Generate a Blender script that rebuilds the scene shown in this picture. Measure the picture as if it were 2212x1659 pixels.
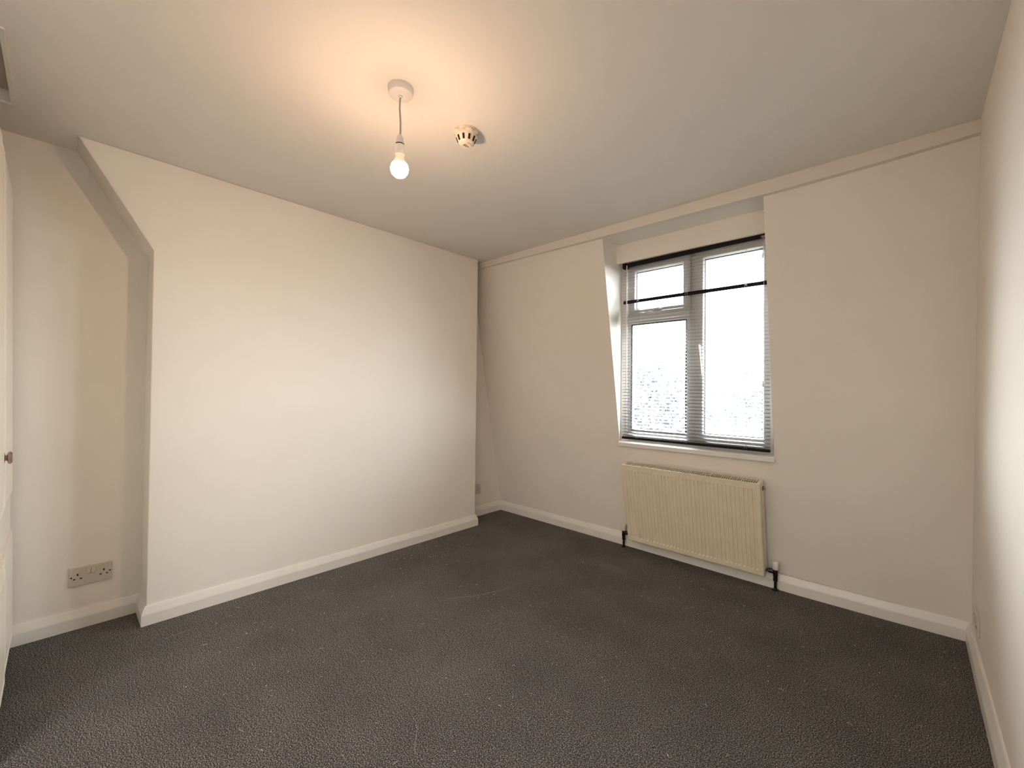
import bpy, bmesh, math, random
from mathutils import Vector, Matrix

for o in list(bpy.data.objects): bpy.data.objects.remove(o)
S = bpy.context.scene
COL = S.collection

# ------------------------------------------------------------------ camera
YAW, PITCH, ROLL, FPX = 0.752670, 0.013822, 0.011516, 915.48
CZ = 1.1418
cy, sy, cp, sp = math.cos(YAW), math.sin(YAW), math.cos(PITCH), math.sin(PITCH)
Fv = Vector((-sy*cp, cy*cp, sp)); R0 = Vector((cy, sy, 0)); U0 = R0.cross(Fv)
Rv = math.cos(ROLL)*R0 + math.sin(ROLL)*U0
Uv = -math.sin(ROLL)*R0 + math.cos(ROLL)*U0
cd = bpy.data.cameras.new('camera'); cam = bpy.data.objects.new('camera', cd); COL.objects.link(cam)
cam.matrix_world = Matrix(((Rv.x, Uv.x, -Fv.x, 0), (Rv.y, Uv.y, -Fv.y, 0), (Rv.z, Uv.z, -Fv.z, CZ), (0, 0, 0, 1)))
cd.sensor_fit = 'HORIZONTAL'; cd.sensor_width = 36; cd.lens = FPX/2212*36; cd.clip_start = 0.02; cd.clip_end = 300
S.camera = cam

# ------------------------------------------------------------------ light
SKY = 7.2
w = bpy.data.worlds.new('overcast_sky'); S.world = w; w.use_nodes = True
bg = w.node_tree.nodes['Background']; bg.inputs[0].default_value = (0.93, 0.965, 1.0, 1); bg.inputs[1].default_value = SKY
BULB = 62.0
pl = bpy.data.lights.new('sky_portal', 'AREA'); pl.shape = 'RECTANGLE'; pl.size = 1.0; pl.size_y = 1.3
po = bpy.data.objects.new('sky_portal', pl); COL.objects.link(po)
po.location = (-1.04, 2.93, 1.42); po.rotation_euler = (math.radians(-90), 0, 0)
pl.cycles.is_portal = True
hl = bpy.data.lights.new('fill_light', 'AREA'); hl.shape = 'DISK'; hl.size = 0.9; hl.energy = 8.5; hl.color = (1.0, 0.97, 0.93)  # unseen soft fill added behind the camera to brighten far wall and carpet
ho_ = bpy.data.objects.new('fill_light', hl); COL.objects.link(ho_); ho_.location = (-0.40, -1.35, 2.16)
S.view_settings.view_transform = 'Standard'; S.view_settings.look = 'None'
S.view_settings.exposure = 2.45; S.view_settings.gamma = 1; S.view_settings.use_curve_mapping = False

# ------------------------------------------------------------------ materials
def mat(name, col, rough=0.5, metal=0.0, bump=0.0, bscale=200.0, var=0.0, vscale=6.0, spec=0.5, col2=None):
    m = bpy.data.materials.new(name); m.use_nodes = True; nt = m.node_tree; b = nt.nodes['Principled BSDF']
    b.inputs['Base Color'].default_value = (*col, 1); b.inputs['Roughness'].default_value = rough
    b.inputs['Metallic'].default_value = metal; b.inputs['Specular IOR Level'].default_value = spec
    tc = nt.nodes.new('ShaderNodeTexCoord')
    if var or col2:
        n = nt.nodes.new('ShaderNodeTexNoise'); n.inputs['Scale'].default_value = vscale; n.inputs['Detail'].default_value = 5
        r = nt.nodes.new('ShaderNodeValToRGB'); c2 = col2 or tuple(c*(1-var) for c in col)
        r.color_ramp.elements[0].position = 0.35; r.color_ramp.elements[1].position = 0.65
        r.color_ramp.elements[0].color = (*c2, 1); r.color_ramp.elements[1].color = (*col, 1)
        nt.links.new(tc.outputs['Object'], n.inputs['Vector']); nt.links.new(n.outputs['Fac'], r.inputs[0]); nt.links.new(r.outputs[0], b.inputs['Base Color'])
    if bump:
        n2 = nt.nodes.new('ShaderNodeTexNoise'); n2.inputs['Scale'].default_value = bscale; n2.inputs['Detail'].default_value = 3
        bp = nt.nodes.new('ShaderNodeBump'); bp.inputs['Strength'].default_value = bump; bp.inputs['Distance'].default_value = 0.002
        nt.links.new(tc.outputs['Object'], n2.inputs['Vector']); nt.links.new(n2.outputs['Fac'], bp.inputs['Height']); nt.links.new(bp.outputs[0], b.inputs['Normal'])
    return m
M = {}
M['wall'] = mat('wall_emulsion', (0.89, 0.84, 0.765), 0.75, bump=0.12, bscale=120, var=0.025, vscale=2.5, spec=0.25)
M['ceil'] = mat('ceiling_emulsion', (0.86, 0.82, 0.76), 0.85, bump=0.12, bscale=90, var=0.02, vscale=2, spec=0.2)
M['gloss'] = mat('skirting_gloss', (0.84, 0.81, 0.76), 0.35, bump=0.05, bscale=40, var=0.03, vscale=12)
M['beam'] = mat('beam_paint', (0.82, 0.77, 0.69), 0.5, bump=0.1, bscale=60, spec=0.3)
M['rad'] = mat('radiator_enamel', (0.86, 0.78, 0.60), 0.42, var=0.05, vscale=14, spec=0.4)
M['dark'] = mat('dark_fill', (0.012, 0.010, 0.009), 0.9)
M['upvc'] = mat('white_upvc', (0.70, 0.685, 0.67), 0.3, var=0.04, vscale=8)
M['slat'] = mat('slat_black_enamel', (0.24, 0.245, 0.25), 0.30, metal=0.75)
M['gasket'] = mat('black_gasket', (0.015, 0.015, 0.015), 0.7)
M['glosswhite'] = mat('white_dot', (0.9, 0.9, 0.9), 0.3)
M['black'] = mat('black_rail', (0.004, 0.004, 0.006), 0.5, spec=0.2)
M['cord'] = mat('blind_cord', (0.55, 0.55, 0.56), 0.8)
M['plast'] = mat('white_plastic', (0.80, 0.76, 0.72), 0.35, var=0.03, vscale=20)
M['sock'] = mat('socket_plastic', (0.66, 0.60, 0.51), 0.35, var=0.05, vscale=25)
M['flex'] = mat('grey_flex', (0.42, 0.38, 0.33), 0.6)
M['door'] = mat('door_gloss', (0.86, 0.80, 0.69), 0.3, var=0.03, vscale=9, bump=0.04, bscale=60)
M['chrome'] = mat('worn_chrome', (0.42, 0.32, 0.27), 0.18, metal=1.0, var=0.25, vscale=60)
M['valve'] = mat('tarnished_valve', (0.05, 0.045, 0.045), 0.35, metal=0.8, var=0.4, vscale=90)
M['brass'] = mat('brass_plug', (0.5, 0.38, 0.2), 0.35, metal=0.9, var=0.2, vscale=80)
M['detbase'] = mat('detector_stained_base', (0.84, 0.78, 0.70), 0.5, col2=(0.50, 0.35, 0.21), vscale=55)
M['det'] = mat('detector_plastic', (0.84, 0.78, 0.70), 0.4, col2=(0.70, 0.58, 0.44), vscale=30)
M['hatch'] = mat('hatch_board', (0.60, 0.52, 0.45), 0.6, var=0.08, vscale=10)
M['thread'] = mat('thread', (0.45, 0.42, 0.38), 0.9)
M['lint'] = mat('lint', (0.58, 0.54, 0.49), 0.9)
M['leaf'] = mat('leaf_green', (0.085, 0.105, 0.115), 0.7, col2=(0.05, 0.065, 0.075), vscale=2)
M['bark'] = mat('bark', (0.16, 0.13, 0.10), 0.9, var=0.3, vscale=12)
M['brick'] = mat('brick_wall', (0.19, 0.13, 0.09), 0.85, var=0.25, vscale=5)
M['roof'] = mat('slate_roof', (0.08, 0.085, 0.10), 0.7, var=0.25, vscale=6)
M['ground'] = mat('garden_ground', (0.09, 0.10, 0.08), 0.95, var=0.3, vscale=0.6)
M['fence'] = mat('fence_timber', (0.14, 0.11, 0.085), 0.85, var=0.25, vscale=5)

def carpet():
    m = bpy.data.materials.new('carpet_pile'); m.use_nodes = True; nt = m.node_tree; b = nt.nodes['Principled BSDF']
    L = nt.links.new; N = nt.nodes.new
    tc = N('ShaderNodeTexCoord')
    a = N('ShaderNodeTexNoise'); a.inputs['Scale'].default_value = 290; a.inputs['Detail'].default_value = 4; a.inputs['Roughness'].default_value = 0.85
    v = N('ShaderNodeTexVoronoi'); v.inputs['Scale'].default_value = 240
    big = N('ShaderNodeTexNoise'); big.inputs['Scale'].default_value = 3.2; big.inputs['Detail'].default_value = 4
    r = N('ShaderNodeValToRGB'); e = r.color_ramp.elements
    e[0].position = 0.40; e[0].color = (0.014, 0.012, 0.012, 1); e[1].position = 0.62; e[1].color = (0.74, 0.72, 0.70, 1)
    k = e.new(0.515); k.color = (0.068, 0.061, 0.058, 1)
    mx = N('ShaderNodeMix'); mx.data_type = 'RGBA'; mx.blend_type = 'MULTIPLY'; mx.inputs[0].default_value = 1.0
    r2 = N('ShaderNodeValToRGB'); r2.color_ramp.elements[0].position = 0.3; r2.color_ramp.elements[0].color = (0.84, 0.82, 0.81, 1)
    r2.color_ramp.elements[1].position = 0.7; r2.color_ramp.elements[1].color = (1.10, 1.08, 1.06, 1)
    L(tc.outputs['Object'], a.inputs['Vector']); L(tc.outputs['Object'], v.inputs['Vector']); L(tc.outputs['Object'], big.inputs['Vector'])
    L(a.outputs['Fac'], r.inputs[0]); L(big.outputs['Fac'], r2.inputs[0])
    L(r.outputs[0], mx.inputs[6]); L(r2.outputs[0], mx.inputs[7]); L(mx.outputs[2], b.inputs['Base Color'])
    ad = N('ShaderNodeMath'); ad.operation = 'SUBTRACT'; L(a.outputs['Fac'], ad.inputs[0]); L(v.outputs['Distance'], ad.inputs[1])
    bp = N('ShaderNodeBump'); bp.inputs['Strength'].default_value = 0.8; bp.inputs['Distance'].default_value = 0.004
    L(ad.outputs[0], bp.inputs['Height']); L(bp.outputs[0], b.inputs['Normal'])
    b.inputs['Roughness'].default_value = 1.0; b.inputs['Specular IOR Level'].default_value = 0.1
    return m
M['carpet'] = carpet()

def glass():
    m = bpy.data.materials.new('window_glass'); m.use_nodes = True; nt = m.node_tree
    nt.nodes.remove(nt.nodes['Principled BSDF']); out = nt.nodes['Material Output']
    t = nt.nodes.new('ShaderNodeBsdfTransparent'); t.inputs[0].default_value = (0.96, 0.98, 0.98, 1)
    g = nt.nodes.new('ShaderNodeBsdfGlossy'); g.inputs['Roughness'].default_value = 0.02
    mx = nt.nodes.new('ShaderNodeMixShader'); mx.inputs[0].default_value = 0.07
    nt.links.new(t.outputs[0], mx.inputs[1]); nt.links.new(g.outputs[0], mx.inputs[2]); nt.links.new(mx.outputs[0], out.inputs[0])
    return m
M['glass'] = glass()
def emit(name, col, s):
    m = bpy.data.materials.new(name); m.use_nodes = True; b = m.node_tree.nodes['Principled BSDF']
    b.inputs['Base Color'].default_value = (0.9, 0.85, 0.8, 1)
    b.inputs['Emission Color'].default_value = (*col, 1); b.inputs['Emission Strength'].default_value = s
    return m
M['neckglow'] = emit('opal_neck', (1.0, 0.55, 0.25), 0.10)
M['glow'] = emit('lit_bulb', (1.0, 0.65, 0.42), BULB)

# ------------------------------------------------------------------ mesh helpers
class MB:
    def __init__(s): s.v = []; s.f = []
    def box(s, x0, x1, y0, y1, z0, z1):
        n = len(s.v)
        s.v += [(x, y, z) for z in (z0, z1) for y in (y0, y1) for x in (x0, x1)]
        s.f += [tuple(n+i for i in q) for q in ((0,2,3,1),(4,5,7,6),(0,1,5,4),(2,6,7,3),(0,4,6,2),(1,3,7,5))]; return s
    def prism(s, poly, axis, a, b):
        """poly: list of 2D points; extruded along axis ('x','y','z') from a to b"""
        n = len(s.v); k = len(poly)
        for t in (a, b):
            for p, q in poly:
                s.v.append({'x': (t, p, q), 'y': (p, t, q), 'z': (p, q, t)}[axis])
        s.f.append(tuple(range(n, n+k))); s.f.append(tuple(range(n+2*k-1, n+k-1, -1)))
        for i in range(k): j = (i+1) % k; s.f.append((n+i, n+k+i, n+k+j, n+j))
        return s
    def lathe(s, prof, c=(0,0,0), seg=32, axis='z', caps=True):
        n = len(s.v); k = len(prof)
        for r, h in prof:
            for i in range(seg):
                a = 2*math.pi*i/seg; u, v = r*math.cos(a), r*math.sin(a)
                p = {'z': (u, v, h), 'y': (u, h, v), 'x': (h, u, v)}[axis]
                s.v.append((c[0]+p[0], c[1]+p[1], c[2]+p[2]))
        for j in range(k-1):
            for i in range(seg):
                i2 = (i+1) % seg; s.f.append((n+j*seg+i, n+j*seg+i2, n+(j+1)*seg+i2, n+(j+1)*seg+i))
        if caps:
            s.f.append(tuple(range(n, n+seg))); s.f.append(tuple(range(n+k*seg-1, n+(k-1)*seg-1, -1)))
        return s
    def tube(s, pts, r, seg=8):
        pts = [Vector(p) for p in pts]; n = len(s.v); k = len(pts)
        for i, p in enumerate(pts):
            d = (pts[min(i+1, k-1)]-pts[max(i-1, 0)]).normalized()
            up = Vector((0,0,1)) if abs(d.z) < 0.9 else Vector((1,0,0))
            a = d.cross(up).normalized(); b = d.cross(a)
            for j in range(seg):
                t = 2*math.pi*j/seg; q = p+a*math.cos(t)*r+b*math.sin(t)*r; s.v.append(tuple(q))
        for i in range(k-1):
            for j in range(seg):
                j2 = (j+1) % seg; s.f.append((n+i*seg+j, n+i*seg+j2, n+(i+1)*seg+j2, n+(i+1)*seg+j))
        s.f.append(tuple(range(n, n+seg))); s.f.append(tuple(range(n+k*seg-1, n+(k-1)*seg-1, -1)))
        return s
    def build(s, name, m, parent=None, bevel=0.0, seg=2, smooth=False):
        me = bpy.data.meshes.new(name); me.from_pydata(s.v, [], s.f)
        bm = bmesh.new(); bm.from_mesh(me); bmesh.ops.recalc_face_normals(bm, faces=bm.faces)
        if bevel:
            es = [e for e in bm.edges if len(e.link_faces) == 2 and e.calc_face_angle(0) > 0.6]
            bmesh.ops.bevel(bm, geom=es, offset=bevel, segments=seg, profile=0.5, affect='EDGES', clamp_overlap=True)
        if smooth:
            for f in bm.faces: f.smooth = True
            for e in bm.edges:
                if len(e.link_faces) == 2 and e.calc_face_angle(0) > 0.7: e.smooth = False
        bm.to_mesh(me); bm.free(); me.materials.append(M[m])
        o = bpy.data.objects.new(name, me); COL.objects.link(o)
        if parent: o.parent = parent
        return o
def structure(o): o['kind'] = 'structure'; return o
def tag(o, label, cat, group=None):
    o['label'] = label; o['category'] = cat
    if group: o['group'] = group
    return o
def empty(name, loc=(0,0,0), rot=(0,0,0)):
    o = bpy.data.objects.new(name, None); COL.objects.link(o); o.location = loc; o.rotation_euler = rot; o.empty_display_size = 0.05; return o
def dup(o, parent, loc=None):
    c = o.copy(); COL.objects.link(c); c.parent = parent
    if loc: c.location = loc
    for ch in list(o.children): dup(ch, c)
    return c

# ------------------------------------------------------------------ room dimensions
H = 2.24; XB = -2.667; XR = -2.858; XW = 0.21; Y0, Y1 = 0.303, 2.409; YB = 2.48; YBACK = -0.85; YFILL = -2.4
WX0, WX1 = -1.525, -0.558; SILL = 0.762; TOPR = 2.18
def yw(z): return 2.922-0.188*z

# floor
structure(MB().box(XR-0.2, XW+0.2, YFILL-0.1, 3.0, -0.12, 0.0).build('floor', 'carpet'))
# ceiling with loft hatch hole
HX0, HX1, HY0, HY1 = -2.556, -2.045, -0.75, -0.148
cb = MB()
for a, b_, c, d in ((XR-0.2, XW+0.2, HY1, 3.0), (XR-0.2, XW+0.2, YFILL-0.1, HY0), (XR-0.2, HX0, HY0, HY1), (HX1, XW+0.2, HY0, HY1)):
    cb.box(a, b_, c, d, H, H+0.08)
structure(cb.build('ceiling', 'ceil'))
structure(MB().box(XR-0.15, XR, YFILL, 3.0, 0, H).build('wall_left', 'wall'))
structure(MB().box(XW, XW+0.15, YFILL, 3.0, 0, H).build('wall_right', 'wall'))
structure(MB().box(XR-0.1, -1.97, YBACK-0.12, YBACK, 0, H).box(-1.97, XW+0.1, YBACK-0.12, YBACK, 2.08, H).box(XW-0.12, XW+0.1, YBACK-0.12, YBACK, 0, 2.08).build('wall_back', 'wall'))  # wide opening shaped to let the added fill light through
structure(MB().box(XR-0.15, XW+0.15, YFILL-0.12, YFILL, 0, H).build('wall_fill_bay', 'wall'))  # unseen end wall of the space added to hold the fill light
# chimney breast: shoulder splays towards the recess at the top
cbp = [(Y0, 0), (0.300, 1.797), (0.036, H), (Y1, H), (Y1, 0)]
structure(MB().prism(cbp, 'x', XR-0.02, XB).build('wall_chimney', 'wall', bevel=0.004))
# sloping outer wall with the window opening
YO = 2.95
far = MB()
def side(x0, x1): far.prism([(yw(0), 0), (yw(H), H), (YO, H), (YO, 0)], 'x', x0, x1)
side(XR-0.1, WX0); side(WX1, XW+0.1)
far.prism([(yw(0), 0), (yw(SILL), SILL), (YO, SILL), (YO, 0)], 'x', WX0, WX1)
far.prism([(yw(TOPR), TOPR), (yw(H), H), (YO, H), (YO, TOPR)], 'x', WX0, WX1)
far.prism([(2.712, 2.050), (2.712, TOPR), (YO, TOPR), (YO, 2.075), (2.775, 2.075), (2.775, 2.050)], 'x', WX0, WX1)
structure(far.build('wall_far', 'wall'))
# boxed beam under the ceiling
bm_ = MB(); xs = [XR+0.001, -2.3, -1.6, -1.0, -0.45, -0.1, XW]; zs = [2.196, 2.19, 2.181, 2.177, 2.172, 2.176, 2.186]
for i in range(len(xs)-1):
    n = len(bm_.v)
    for x, z in ((xs[i], zs[i]), (xs[i+1], zs[i+1])): bm_.v += [(x, YB, H), (x, YB, z), (x, YB+0.045, z), (x, YB+0.045, H)]
    bm_.f += [(n, n+1, n+5, n+4), (n+1, n+2, n+6, n+5)]
    if i == 0: bm_.f.append((n, n+1, n+2, n+3))
    if i == len(xs)-2: bm_.f.append((n+4, n+7, n+6, n+5))
    bm_.f += [(n+2, n+3, n+7, n+6), (n+3, n, n+4, n+7)]
o = bm_.build('trim_1', 'beam'); structure(o)
bmx = bmesh.new(); bmx.from_mesh(o.data); bmesh.ops.remove_doubles(bmx, verts=bmx.verts, dist=1e-5); bmx.to_mesh(o.data); bmx.free()

# skirting boards: swept profile (thickness, height)
PROF = [(0.0, 0.0), (0.020, 0.0), (0.020, 0.050), (0.0185, 0.056), (0.008, 0.083), (0.005, 0.088), (0.0, 0.088)]
def skirting(name, path, n_in, slope=False):
    """path: list of (x,y); n_in: per-vertex inward offset direction (mitred)"""
    mb = MB(); k = len(PROF)
    for (x, y), (nx, ny) in zip(path, n_in):
        for t, h in PROF:
            yy = y + ny*t
            if slope: yy -= 0.197*h if t == 0.0 else 0.0
            mb.v.append((x+nx*t, yy, h))
    for i in range(len(path)-1):
        for j in range(k):
            j2 = (j+1) % k; mb.f.append((i*k+j, i*k+j2, (i+1)*k+j2, (i+1)*k+j))
    mb.f.append(tuple(range(k))); mb.f.append(tuple(range(len(path)*k-1, (len(path)-1)*k-1, -1)))
    return structure(mb.build(name, 'gloss'))
skirting('baseboard_left', [(XR, YBACK), (XR, Y0), (XB, Y0), (XB, Y1), (XR, Y1), (XR, 2.90)],
         [(1, 0), (1, -1), (1, -1), (1, 1), (1, 1), (1, 0)])
skirting('baseboard_far', [(XR+0.0, 2.912), (-2.3, 2.911), (-1.6, 2.906), (-0.9, 2.897), (-0.45, 2.890), (-0.1, 2.897), (XW, 2.912)], [(0, -1)]*7, False)
skirting('baseboard_right', [(XW, 2.90), (XW, YBACK)], [(-1, 0), (-1, 0)])

# ------------------------------------------------------------------ window
win = empty('window_1', (-1.04, 2.80, 0.79)); win['kind'] = 'structure'
def P(mb, name, m, parent=win, **k):
    off = Vector((0, 0, 0)); q = parent
    while q is not None: off += q.location; q = q.parent
    mb.v = [(v[0]-off.x, v[1]-off.y, v[2]-off.z) for v in mb.v]
    return mb.build(name, m, parent, **k)
def frame(x0, x1, z0, z1, wd, y0, y1, wd_b=None, ch=0.008):
    """rectangular mitred frame with chamfered inner edge"""
    wb = wd_b or wd; mb = MB()
    def ring(ix, iz, y): return [(x0+ix, y, z0+iz*wb/wd), (x1-ix, y, z0+iz*wb/wd), (x1-ix, y, z1-iz), (x0+ix, y, z1-iz)]
    rs = [ring(0, 0, y1), ring(0, 0, y0), ring(wd-ch, wd-ch, y0), ring(wd, wd, y0+ch), ring(wd, wd, y1)]
    for r in rs: mb.v += r
    k = len(rs)
    for a in range(k):
        b_ = (a+1) % k
        for i in range(4): j = (i+1) % 4; mb.f.append((a*4+i, a*4+j, b_*4+j, b_*4+i))
    return mb
FY = 2.785
P(frame(WX0, WX1, 0.79, 2.075, 0.052, FY, FY+0.06), 'window_frame', 'upvc')
P(MB().box(-1.040, -0.990, FY+0.002, FY+0.06, 0.842, 2.023), 'mullion', 'upvc', bevel=0.004)
P(MB().box(-1.473, -1.040, FY+0.003, FY+0.058, 1.640, 1.690), 'transom', 'upvc', bevel=0.004)
s1 = P(frame(-1.462, -1.030, 1.672, 2.034, 0.052, FY-0.012, FY+0.045), 'sash', 'upvc'); s1['label'] = 'small top-hung sash'
P(MB().box(-1.411, -1.081, FY+0.015, FY+0.021, 1.723, 1.983), 'pane', 'glass', s1)
P(frame(-1.4115, -1.0805, 1.7225, 1.9835, 0.0055, FY+0.002, FY+0.014, ch=0.001), 'gasket', 'gasket', s1)
h1 = MB().box(-1.275, -1.215, FY-0.030, FY-0.012, 1.690, 1.706).box(-1.330, -1.225, FY-0.042, FY-0.030, 1.694, 1.708)
P(h1, 'handle', 'upvc', s1, bevel=0.003)
P(frame(-1.473, -1.040, 0.842, 1.640, 0.024, FY+0.010, FY+0.055), 'glazing_bead', 'upvc')
P(MB().box(-1.450, -1.063, FY+0.025, FY+0.031, 0.865, 1.617), 'pane', 'glass')
P(frame(-1.4505, -1.0625, 0.8645, 1.6175, 0.0055, FY+0.012, FY+0.024, ch=0.001), 'gasket', 'gasket')
s2 = P(frame(-1.000, -0.562, 0.822, 2.040, 0.056, FY-0.012, FY+0.045), 'sash', 'upvc'); s2['label'] = 'tall side-hung sash'
P(MB().box(-0.945, -0.617, FY+0.015, FY+0.021, 0.877, 1.985), 'pane', 'glass', s2)
P(frame(-0.9455, -0.6165, 0.8765, 1.9855, 0.0055, FY+0.002, FY+0.014, ch=0.001), 'gasket', 'gasket', s2)
h2 = MB().box(-0.985, -0.960, FY-0.026, FY-0.012, 1.38, 1.44)
h2.prism([(-0.982, 1.44), (-0.962, 1.44), (-0.955, 1.38), (-0.944, 1.255), (-0.956, 1.25), (-0.972, 1.36)], 'y', FY-0.048, FY-0.032)
h2.box(-0.978, -0.966, FY-0.034, FY-0.024, 1.40, 1.43)
P(h2, 'handle', 'upvc', s2, bevel=0.003)
tv = MB().box(-1.395, -1.125, FY-0.016, FY+0.002, 2.040, 2.058)
P(tv, 'trickle_vent', 'upvc', bevel=0.003)
g = MB()
for i in range(22): g.box(-1.37+i*0.011, -1.363+i*0.011, FY-0.018, FY-0.015, 2.044, 2.053)
P(g, 'vent_slots', 'dark')
P(MB().prism([(2.768, 0.747), (2.757, 0.750), (2.757, 0.774), (2.762, 0.778), (FY, 0.790), (2.84, 0.790), (2.84, 0.762), (2.775, 0.762), (2.775, 0.747)], 'x', WX0-0.002, WX1+0.003), 'window_sill', 'gloss')
P(MB().prism([(2.84, 0.762), (2.84, 0.79), (3.02, 0.765), (3.02, 0.74)], 'x', WX0+0.001, WX1-0.001), 'outer_sill', 'upvc')

# ------------------------------------------------------------------ venetian blind
bl = empty('venetian_blind', (-1.03, 2.745, 2.03))
tag(bl, 'open horizontal slatted blind with black top and bottom rails hanging over the window', 'blind')
BX0, BX1, BY = -1.487, -0.572, 2.745
hr = MB().prism([(BY-0.014, 2.020), (BY-0.014, 2.050), (BY-0.011, 2.051), (BY-0.011, 2.029), (BY+0.011, 2.029), (BY+0.011, 2.051), (BY+0.014, 2.050), (BY+0.014, 2.027)], 'x', BX0, BX1)
for v in range(len(hr.v)):   # the rail dips a little to the left
    x, y, z = hr.v[v]; hr.v[v] = (x, y, z + (x+1.03)*0.012)
hr = P(hr, 'headrail', 'black', bl); pass
P(MB().box(BX0-0.002, BX0+0.03, BY-0.017, BY+0.016, 2.012, 2.048), 'rail_bracket', 'black', bl)
P(MB().box(BX1-0.045, BX1-0.012, BY-0.019, BY-0.010, 2.026, 2.040), 'cord_lock', 'chrome', bl, bevel=0.002)
br = MB().prism([(BY-0.012, 0.806), (BY-0.013, 0.812), (BY-0.010, 0.820), (BY, 0.822), (BY+0.010, 0.820), (BY+0.013, 0.812), (BY+0.012, 0.806)], 'x', BX0, BX1)
P(br, 'bottom_rail', 'black', bl)
CORDX = (-1.372, -1.040, -0.695)
def slat_mesh():
    mb = MB(); half = 0.0125; n = 5; th = 0.0004
    pr = []
    for i in range(n):
        t = -1+2*i/(n-1); pr.append((t*half, 0.0016*(1-t*t)))
    poly = pr+[(p, q-th) for p, q in reversed(pr)]
    return mb.prism(poly, 'x', BX0+1.03, BX1+1.03)
s0 = slat_mesh().build('slat', 'slat', bl, smooth=False)
PITCHZ = 0.0213; NS = 56; random.seed(4)
slats = []
for i in range(NS):
    o = s0 if i == 0 else s0.copy()
    if i: COL.objects.link(o); o.parent = bl
    z = 2.006 - i*PITCHZ
    o.location = (random.uniform(-.0015, .0015), 0, z-2.03+random.uniform(-.0006, .0006))
    if i == 11:
        o.rotation_euler = (math.radians(80), math.radians(0.1), 0); o['label'] = 'slat turned face on'; o.data = o.data.copy(); o.data.materials[0] = M['black']; zbar = z
    else:
        tl = 12.0+random.uniform(-1, 1)
        pass
        o.rotation_euler = (math.radians(tl), random.uniform(-.0006, .0006), 0)
for x in CORDX:
    mb = MB()
    for dx, dy in ((-0.006, -0.0135), (0.006, -0.0135), (0, 0.0135)): mb.tube([(x+dx, BY+dy, 2.02), (x+dx, BY+dy, 0.815)], 0.0006, 4)
    mb.tube([(x, BY, 2.02), (x, BY, 0.82)], 0.0005, 4)
    for i in range(NS): mb.tube([(x, BY-0.0135, 2.003-i*PITCHZ), (x, BY+0.0135, 2.008-i*PITCHZ)], 0.0003, 3)
    P(mb, 'ladder_cord', 'cord', bl)
for x in (CORDX[0], CORDX[2]): P(MB().lathe([(0.0030, -0.016), (0.0035, -0.0145), (0.0035, -0.012)], (x, BY, zbar), 12, 'y'), 'cord_dot', 'glosswhite', bl)  # small white discs at two cord positions on the turned slat
wd = P(MB().tube([(-1.452, BY-0.022, 2.01), (-1.449, BY-0.026, 1.40), (-1.447, BY-0.026, 1.165)], 0.0040, 8), 'tilt_wand', 'upvc', bl)
P(MB().lathe([(0.002, 0.03), (0.004, 0.02), (0.004, 0.0), (0.002, -0.01)], (-1.452, BY-0.022, 2.0), 8), 'wand_hook', 'upvc', wd)
def pull(x, z1, z0):
    c = P(MB().tube([(x, BY-0.02, z1), (x+0.002, BY-0.021, (z1+z0)/2), (x, BY-0.021, z0)], 0.0009, 5), 'pull_cord', 'cord', bl)
    P(MB().lathe([(0.0015, 0.034), (0.003, 0.028), (0.0042, 0.012), (0.0062, 0.002), (0.0058, 0.0)], (x, BY-0.021, z0-0.03), 10), 'tassel', 'cord', c, smooth=True)
pull(-0.606, 2.03, 1.94); pull(-0.602, 2.03, 1.205)

# ------------------------------------------------------------------ radiator (hangs parallel to the sloping wall)
TILT = math.atan(0.197)
rad = empty('radiator', (-1.0435, 2.812, 0.075), (TILT, 0, 0))
tag(rad, 'cream ribbed steel panel radiator mounted under the window', 'radiator')
RW, RH, RD = 0.430, 0.562, 0.072    # half width, height, depth; local y=0 front, +y to wall
def rfront():
    mb = MB(); NR = 35; mgx, zb, zt = 0.022, 0.034, RH-0.036
    dpt = 0.0055
    xs = [-RW, -RW+0.004]; ds = [0, 0]
    pitch = (2*RW-2*mgx)/NR
    for i in range(NR):
        c = -RW+mgx+pitch*(i+0.5)
        for t, d in ((-0.34, 0), (-0.20, 1), (0.20, 1), (0.34, 0)): xs.append(c+t*pitch); ds.append(d)
    xs += [RW-0.004, RW]; ds += [0, 0]
    zs = [0.0, 0.004, zb-0.004, zb+0.004, zt-0.0015, zt+0.0015, RH-0.004, RH]; zd = [0, 0, 0, 1, 1, 0, 0, 0]
    nx = len(xs)
    for z, q in zip(zs, zd):
        for x, d in zip(xs, ds):
            y = d*q*dpt
            if z in (0.0, RH): y = 0.004
            if abs(x) == RW: y = 0.004
            mb.v.append((x, y, z))
    for j in range(len(zs)-1):
        for i in range(nx-1): mb.f.append((j*nx+i, j*nx+i+1, (j+1)*nx+i+1, (j+1)*nx+i))
    # returns at the rim
    return mb
rp = rfront().build('front_panel', 'rad', rad)
MB().box(-RW+0.008, RW-0.008, 0.010, 0.020, 0.004, RH-0.020).build('water_channel', 'rad', rad)
MB().box(-RW+0.004, RW-0.004, RD-0.012, RD-0.002, 0.004, RH-0.020).build('back_panel', 'rad', rad)
for sx in (-1, 1):
    x0, x1 = (sx*RW, sx*(RW+0.003)) if sx > 0 else (-RW-0.003, -RW)
    sp_ = MB().box(x0, x1, 0.006, RD, 0.030, RH+0.001).box(min(x0, x1-0.010*sx), max(x1, x0-0.0*sx), 0.006, 0.010, 0.030, RH)
    sp_.build('side_panel', 'rad', rad, bevel=0.0015)
gr = MB(); gz0, gz1 = RH-0.002, RH+0.002
gr.box(-RW, RW, 0.000, 0.009, gz0-0.004, gz1); gr.box(-RW, RW, RD-0.009, RD, gz0-0.004, gz1)
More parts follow.
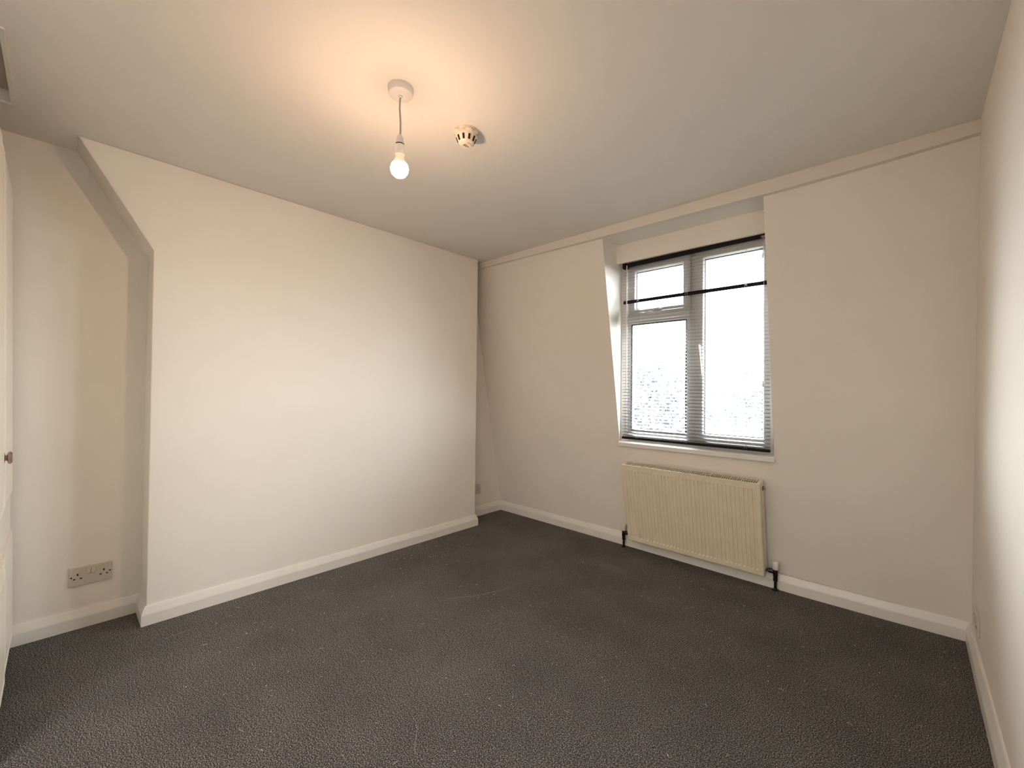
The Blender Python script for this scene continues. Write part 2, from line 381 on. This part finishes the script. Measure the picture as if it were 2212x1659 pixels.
gr.box(-RW, -RW+0.016, 0.009, RD-0.009, gz0, gz1); gr.box(RW-0.016, RW, 0.009, RD-0.009, gz0, gz1)
NB = 68; pb = (2*RW-0.032)/NB
for i in range(NB): gr.box(-RW+0.016+pb*i, -RW+0.016+pb*i+pb*0.27, 0.009, RD-0.009, gz0, gz1)
tg = gr.build('top_grille', 'rad', rad)
MB().box(-RW+0.006, RW-0.006, 0.0205, RD-0.0125, RH-0.10, RH-0.014).build('convector_shade_block', 'dark', rad)  # near-black block, paints the shade seen through the grille slots
for sx in (-0.3, 0.3): MB().box(sx-0.02, sx+0.02, RD, 0.1055, 0.03, RH-0.03).build('wall_bracket', 'rad', rad)
bv = MB().lathe([(0.009, 0), (0.009, 0.006), (0.005, 0.007), (0.005, 0.013)], (RW+0.003, 0.048, RH-0.040), 12, 'x').build('bleed_plug', 'brass', rad)
MB().lathe([(0.0135, 0), (0.0135, 0.002)], (RW+0.0025, 0.048, RH-0.040), 16, 'x').build('plug_recess', 'dark', rad)
# valves in world space, kept as parts (built in the radiator frame)
inv = Matrix.LocRotScale(rad.location, rad.rotation_euler, None).inverted()
def PW(mb, name, m, parent, **k):
    mb.v = [tuple(inv @ Vector(v)) for v in mb.v]; return mb.build(name, m, parent, **k)
def valve(x, sx):
    y = 2.857; zt = 0.105
    b_ = MB().lathe([(0.009, 0.0), (0.011, 0.012), (0.013, 0.02), (0.013, 0.05), (0.011, 0.056), (0.011, 0.062)], (x, y, 0.062), 12)
    b_.lathe([(0.009, -0.055), (0.009, -0.034), (0.014, -0.034), (0.014, -0.012), (0.010, -0.012), (0.010, 0.0)], (x, y, zt), 8, 'x') if sx > 0 else \
        b_.lathe([(0.009, 0.055), (0.009, 0.034), (0.014, 0.034), (0.014, 0.012), (0.010, 0.012), (0.010, 0.0)], (x, y, zt), 8, 'x')
    v = PW(b_, 'valve_body', 'valve', rad, smooth=True)
    PW(MB().lathe([(0.0145, 0), (0.016, 0.004), (0.0165, 0.040), (0.014, 0.046), (0.006, 0.048)], (x, y, 0.118), 14), 'valve_cap', 'plast', v, smooth=True)
    PW(MB().lathe([(0.0075, 0.0), (0.0075, 0.05), (0.012, 0.052), (0.012, 0.068)], (x, y, 0.0), 12), 'supply_pipe', 'valve', v, smooth=True)
    PW(MB().lathe([(0.020, 0.0), (0.020, 0.003), (0.014, 0.005)], (x, y, 0.0), 14), 'pipe_collar', 'valve', v)
valve(-0.566, 1); valve(-1.532, -1)

# ------------------------------------------------------------------ pendant lamp
LX, LY = -1.356, 0.834
lamp = empty('pendant_light', (LX, LY, H)); tag(lamp, 'bare lit bulb on a grey flex hanging from a white ceiling rose', 'light')
MB().lathe([(0.046, 0), (0.046, -0.004), (0.0445, -0.018), (0.042, -0.024), (0.034, -0.028), (0.010, -0.030)], (0, 0, 0), 40).build('ceiling_rose', 'plast', lamp, smooth=True)
MB().lathe([(0.0085, -0.028), (0.0085, -0.033), (0.005, -0.036), (0.0045, -0.036)], (0, 0, 0), 16).build('cord_grip', 'plast', lamp, smooth=True)
MB().tube([(0, 0, -0.03), (-0.002, -0.0013, -0.05), (-0.0025, -0.0016, -0.075), (-0.001, 0, -0.10), (0.001, 0.001, -0.13), (0.0015, 0.0005, -0.16), (0, 0, -0.19)], 0.0033, 8).build('flex', 'flex', lamp, smooth=True)
hold = MB().lathe([(0.005, -0.172), (0.0085, -0.175), (0.0125, -0.185), (0.015, -0.200), (0.0155, -0.207)], (0, 0, 0), 24)
hold.lathe([(0.0165, -0.210), (0.0172, -0.240), (0.0175, -0.246), (0.0155, -0.2465)], (0, 0, 0), 24)
ho = hold.build('lampholder', 'plast', lamp, smooth=True)
MB().lathe([(0.0158, -0.206), (0.0158, -0.2105)], (0, 0, 0), 24).build('holder_joint', 'dark', ho)
bz = -0.297; R = 0.032
bulb = empty('bulb', (0, 0, 0)); bulb.parent = lamp
prof = []
for i in range(15):
    a = math.radians(58)+ (math.pi-math.radians(58))*i/14
    prof.append((max(R*math.sin(a), 0.0003), bz+R*math.cos(a)))
gl = MB().lathe(prof, (0, 0, 0), 32).build('bulb_globe', 'glow', bulb, smooth=True); gl['label'] = 'glowing warm white globe'
MB().lathe([(0.0130, -0.240), (0.0135, -0.250), (0.0150, -0.257), (0.0205, -0.268), (0.0250, -0.276), (0.0273, -0.2798)], (0, 0, 0), 24).build('bulb_neck', 'neckglow', bulb, smooth=True)

# ------------------------------------------------------------------ heat / smoke detector
det = empty('smoke_detector', (-1.377, 1.167, H)); tag(det, 'stained white slotted smoke detector fixed to the ceiling beside the pendant', 'smoke detector')
MB().lathe([(0.052, 0), (0.052, -0.003), (0.051, -0.014), (0.047, -0.017), (0.044, -0.017)], (0, 0, 0), 32).build('base', 'detbase', det, smooth=True)
MB().lathe([(0.046, -0.016), (0.046, -0.022), (0.043, -0.026), (0.032, -0.052), (0.028, -0.056), (0.023, -0.057)], (0, 0, 0), 32).build('cover', 'det', det, smooth=True)
for i in range(10):
    a = 2*math.pi*i/10+0.25; mb = MB()
    for dz, wd_ in ((0, 0),):
        r0, r1, z0, z1 = 0.0425, 0.0345, -0.029, -0.048
        ca, sa = math.cos(a), math.sin(a); hw = 0.0042
        vs = []
        for off in (0.0012, -0.004):
            for r_, z_ in ((r0, z0), (r1, z1)):
                for s_ in (-hw, hw): vs.append(((r_+off)*ca-s_*sa, (r_+off)*sa+s_*ca, z_-off*0.3))
        mb.v = vs; mb.f = [(0, 1, 3, 2), (4, 6, 7, 5), (0, 2, 6, 4), (1, 5, 7, 3), (0, 4, 5, 1), (2, 3, 7, 6)]
    mb.build('vent_slot', 'dark', det)
MB().lathe([(0.0225, -0.056), (0.0225, -0.060), (0.021, -0.0615)], (0, 0, 0), 24).build('end_cap', 'det', det, smooth=True)
mk = MB()
mk.box(-0.012, 0.014, -0.0055, -0.0030, -0.0622, -0.0612); mk.box(-0.012, 0.004, 0.0020, 0.0040, -0.0622, -0.0612); mk.box(-0.0145, -0.012, -0.0055, 0.0040, -0.0622, -0.0612)
mo = mk.build('marking', 'dark', det); mo.rotation_euler = (0, 0, math.radians(100))

# ------------------------------------------------------------------ sockets
def socket(name, loc, rz, label):
    """local x across, -y out of the wall, z up"""
    t = empty(name, loc, (0, 0, rz)); tag(t, label, 'socket', 'double wall sockets')
    MB().box(-0.073, 0.073, -0.009, 0, -0.043, 0.043).build('face_plate', 'sock', t, bevel=0.0025)
    for s in (-1, 1):
        cx = s*0.0445
        for n, (x0, x1, z0, z1) in (('earth_hole', (cx-0.0026, cx+0.0026, 0.0050, 0.0145)),
                                    ('live_hole', (cx-0.0150, cx-0.0074, -0.0120, -0.0070)), ('neutral_hole', (cx+0.0074, cx+0.0150, -0.0120, -0.0070))):
            MB().box(x0, x1, -0.0095, -0.0085, z0, z1).build(n, 'dark', t)
        MB().lathe([(0.0034, -0.0088), (0.0034, -0.0097)], (s*0.0655, 0, 0.000), 12, 'y').build('screw', 'valve', t)
        sw = MB().prism([(-0.009, 0.006), (-0.0135, 0.008), (-0.0105, 0.030), (-0.009, 0.030)], 'x', s*0.0085-0.0065, s*0.0085+0.0065)
        sw.build('rocker_switch', 'sock', t, bevel=0.0008)
    return t
socket('wall_socket', (XR, 0.119, 0.240), math.radians(90), 'cream double socket low on the wall between the wardrobe and chimney breast')
socket('wall_socket', (XR, 2.566, 0.240), math.radians(90), 'double socket half hidden behind the chimney breast in the far corner')
socket('wall_socket', (XW, 2.645, 0.195), math.radians(-90), 'double socket just above the skirting on the right wall')

# ------------------------------------------------------------------ wardrobe at the left edge
wr = empty('wardrobe', (-2.40, -0.40, 0.006)); tag(wr, 'cream panelled wardrobe cut off by the left edge of the photo', 'wardrobe')
WT = 2.030; DY = -0.125
cc = MB().box(-2.836, -2.818, -0.72, DY-0.022, 0, WT).box(-1.978, -1.960, -0.72, DY-0.022, 0, WT).box(-2.818, -1.978, -0.72, DY-0.022, WT-0.018, WT)
cc.box(-2.818, -1.978, -0.72, DY-0.022, 0.0, 0.03).box(-2.818, -1.978, -0.72, -0.71, 0.03, WT-0.018)
P(cc, 'carcass', 'door', wr)
def wdoor(x0, x1, dy, knob):
    d = P(MB().box(x0, x1, dy-0.020, dy, 0.012, WT), 'door', 'door', wr, bevel=0.002)
    for z0, z1 in ((0.045, 0.525), (0.667, 1.985)):
        mb = MB(); rings = [(0.008, -0.001), (0.010, 0.006), (0.020, 0.007), (0.026, 0.004), (0.045, 0.004), (0.075, 0.009)]
        for i, h in rings: mb.v += [(x0+i, dy+h, z0+i), (x1-i, dy+h, z0+i), (x1-i, dy+h, z1-i), (x0+i, dy+h, z1-i)]
        for r in range(len(rings)-1):
            for i in range(4): j = (i+1) % 4; mb.f.append((r*4+i, r*4+j, r*4+4+j, r*4+4+i))
        k = len(mb.v); mb.f += [(k-4, k-3, k-2, k-1), (0, 1, 2, 3)]
        P(mb, 'raised_panel', 'door', d)
    if knob:
        kb = MB().lathe([(0.020, 0.0), (0.020, 0.003), (0.010, 0.005), (0.010, 0.008), (0.021, 0.011), (0.023, 0.017), (0.018, 0.021), (0.002, 0.022)], (knob, dy+0.004, 0.872), 10, 'y')
        P(kb, 'knob', 'chrome', d)
    return d
wdoor(-2.834, -2.402, DY, None); wdoor(-2.394, -1.962, DY+0.004, -2.362); wr.rotation_euler = (math.radians(1.0), 0, 0)

# ------------------------------------------------------------------ loft hatch
ha = empty('loft_hatch', ((HX0+HX1)/2, (HY0+HY1)/2, H)); tag(ha, 'loft hatch with raised pale rim in the ceiling above the wardrobe', 'hatch')
def lip():
    mb = MB(); a = 0.012
    mb.box(HX0-a, HX1+a, HY1, HY1+a, H-0.007, H-0.0002); mb.box(HX0-a, HX1+a, HY0-a, HY0, H-0.007, H-0.0002)
    mb.box(HX0-a, HX0, HY0, HY1, H-0.007, H-0.0002); mb.box(HX1, HX1+a, HY0, HY1, H-0.007, H-0.0002); return mb
P(lip(), 'rim', 'gloss', ha)
P(MB().box(HX0, HX1, HY0, HY1, H+0.045, H+0.06), 'hatch_board', 'hatch', ha)

# ------------------------------------------------------------------ lint and threads on the carpet
random.seed(11)
lm = MB()
for i in range(420):
    x = random.uniform(-2.8, 0.15); y = random.uniform(0.3, 2.85)
    if x < XB and Y0-0.03 < y < Y1+0.03: continue
    a = random.uniform(0, math.pi); l = random.choice([0.003, 0.004, 0.005, 0.007, 0.010])*random.uniform(.7, 1.1); w_ = random.uniform(0.0008, 0.0018)
    dx, dy = math.cos(a)*l, math.sin(a)*l; z = 0.0015
    lm.tube([(x-dx, y-dy, z), (x+dy*.3, y-dx*.3, z+0.002), (x+dx, y+dy, z)], w_*0.5, 3)
for i in range(90):
    x = random.uniform(-2.6, 0.15); y = random.uniform(0.3, 2.6)
    if x < XB+0.03: continue
    r_ = random.uniform(0.0012, 0.0026); n0 = len(lm.v)
    lm.lathe([(0.0004, 0.0), (r_, r_*0.4), (r_*0.9, r_*1.2), (r_*0.3, r_*1.7)], (x, y, 0.0), 5)
    for q in range(n0, len(lm.v)): lm.v[q] = tuple(c+random.uniform(-0.0007, 0.0007) for c in lm.v[q])
lo = lm.build('lint_flecks', 'lint'); lo['kind'] = 'stuff'; lo['label'] = 'pale lint flecks scattered over the dark carpet'; lo['category'] = 'lint'
def gp(u, v, z=0.002):
    d = Fv + Rv*((u-1106)/FPX) - Uv*((v-829.5)/FPX); t = (z-CZ)/d.z; return (d.x*t, d.y*t, z)
def thread(pts, r, label):
    mb = MB().tube([gp(*p) for p in pts], r, 4); tag(mb.build('thread', 'thread'), label, 'thread')
thread([(958, 1298), (968, 1293), (995, 1290), (1020, 1288), (1050, 1282), (1080, 1276), (1099, 1268)], 0.0005, 'long pale thread lying on the carpet in front of the chimney breast')
thread([(357, 1380), (372, 1373), (392, 1367), (412, 1360)], 0.0005, 'short straight thread by the foot of the chimney breast corner')
thread([(893, 1551), (898, 1558), (901, 1570), (899, 1590), (895, 1612), (897, 1630)], 0.0005, 'curly thread on the carpet close to the camera')
thread([(1150, 1198), (1158, 1196), (1170, 1199), (1180, 1203)], 0.0005, 'tiny thread on the carpet below the far left skirting')

# ------------------------------------------------------------------ outside
structure(MB().box(-60, 40, 3.1, 90, -6.3, -6.0).build('ground', 'ground'))
def tree(x, y, h, r, seed, label, n=11000):
    random.seed(seed); t = empty('tree', (x, y, -6.0)); tag(t, label, 'tree', 'trees outside the window')
    tr = MB().tube([(0, 0, 0), (0.1, 0, h*0.35), (0, 0.1, h*0.75)], 0.16, 8)
    for k in range(7):
        a = k*0.9; tr.tube([(0.05, 0, h*(0.4+0.04*k)), (math.cos(a)*r*0.6, math.sin(a)*r*0.6, h*(0.6+0.04*k))], 0.05, 5)
    tr.build('trunk', 'bark', t)
    lf = MB(); blobs = [(random.uniform(-.55, .55)*r, random.uniform(-.55, .55)*r, h*0.72+random.uniform(-.5, .5)*r, r*random.uniform(.35, .55)) for _ in range(14)]
    for i in range(n):
        bx, by, bz_, b_r = random.choice(blobs)
        d = Vector((random.gauss(0, 1), random.gauss(0, 1), random.gauss(0, 1))).normalized()*b_r*random.uniform(.6, 1.05)
        c = Vector((bx, by, bz_))+d; s = random.uniform(0.045, 0.10)
        a = Vector((random.gauss(0, 1), random.gauss(0, 1), random.gauss(0, 1))).normalized(); b2 = a.orthogonal().normalized()
        n_ = len(lf.v); lf.v += [tuple(c-a*s), tuple(c+b2*s*.5), tuple(c+a*s), tuple(c-b2*s*.5)]; lf.f.append((n_, n_+1, n_+2, n_+3))
    me = bpy.data.meshes.new('foliage'); me.from_pydata(lf.v, [], lf.f); me.materials.append(M['leaf'])
    o = bpy.data.objects.new('foliage', me); COL.objects.link(o); o.parent = t; o['kind'] = 'stuff'
tree(-7.3, 16.0, 9.2, 2.6, 1, 'grey-green tree seen through the left window pane')
tree(-4.4, 22.5, 9.3, 2.8, 2, 'pale tree seen through the right window pane, further off')
hs = empty('brick_house', (-11.5, 27, -6)); tag(hs, 'tan brick house beyond the trees outside the window', 'house')
MB().box(-3.5, 3.5, -3, 3, 0, 6.2).build('wall', 'brick', hs)
MB().prism([(-3.9, 6.1), (3.9, 6.1), (0, 8.6)], 'y', -3.4, 3.4).build('roof', 'roof', hs)
for x in (-2.2, 0, 2.2):
    for z in (0.9, 3.8):
        f = MB().box(x-0.5, x+0.5, -3.06, -2.98, z, z+1.3).build('window_frame', 'upvc', hs)
        MB().box(x-0.42, x+0.42, -3.08, -3.05, z+0.08, z+1.22).build('pane', 'dark', f)
fe = empty('timber_fence', (-6, 13, -6)); tag(fe, 'weathered timber garden fence below the trees outside', 'fence')
b0 = MB().box(-0.07, 0.07, -0.012, 0.012, 0, 1.8).build('board', 'fence', fe); b0.location = (-6, 0, 0)
for i in range(1, 80):
    c = b0.copy(); COL.objects.link(c); c.parent = fe; c.location = (-6+i*0.15, 0, 0)
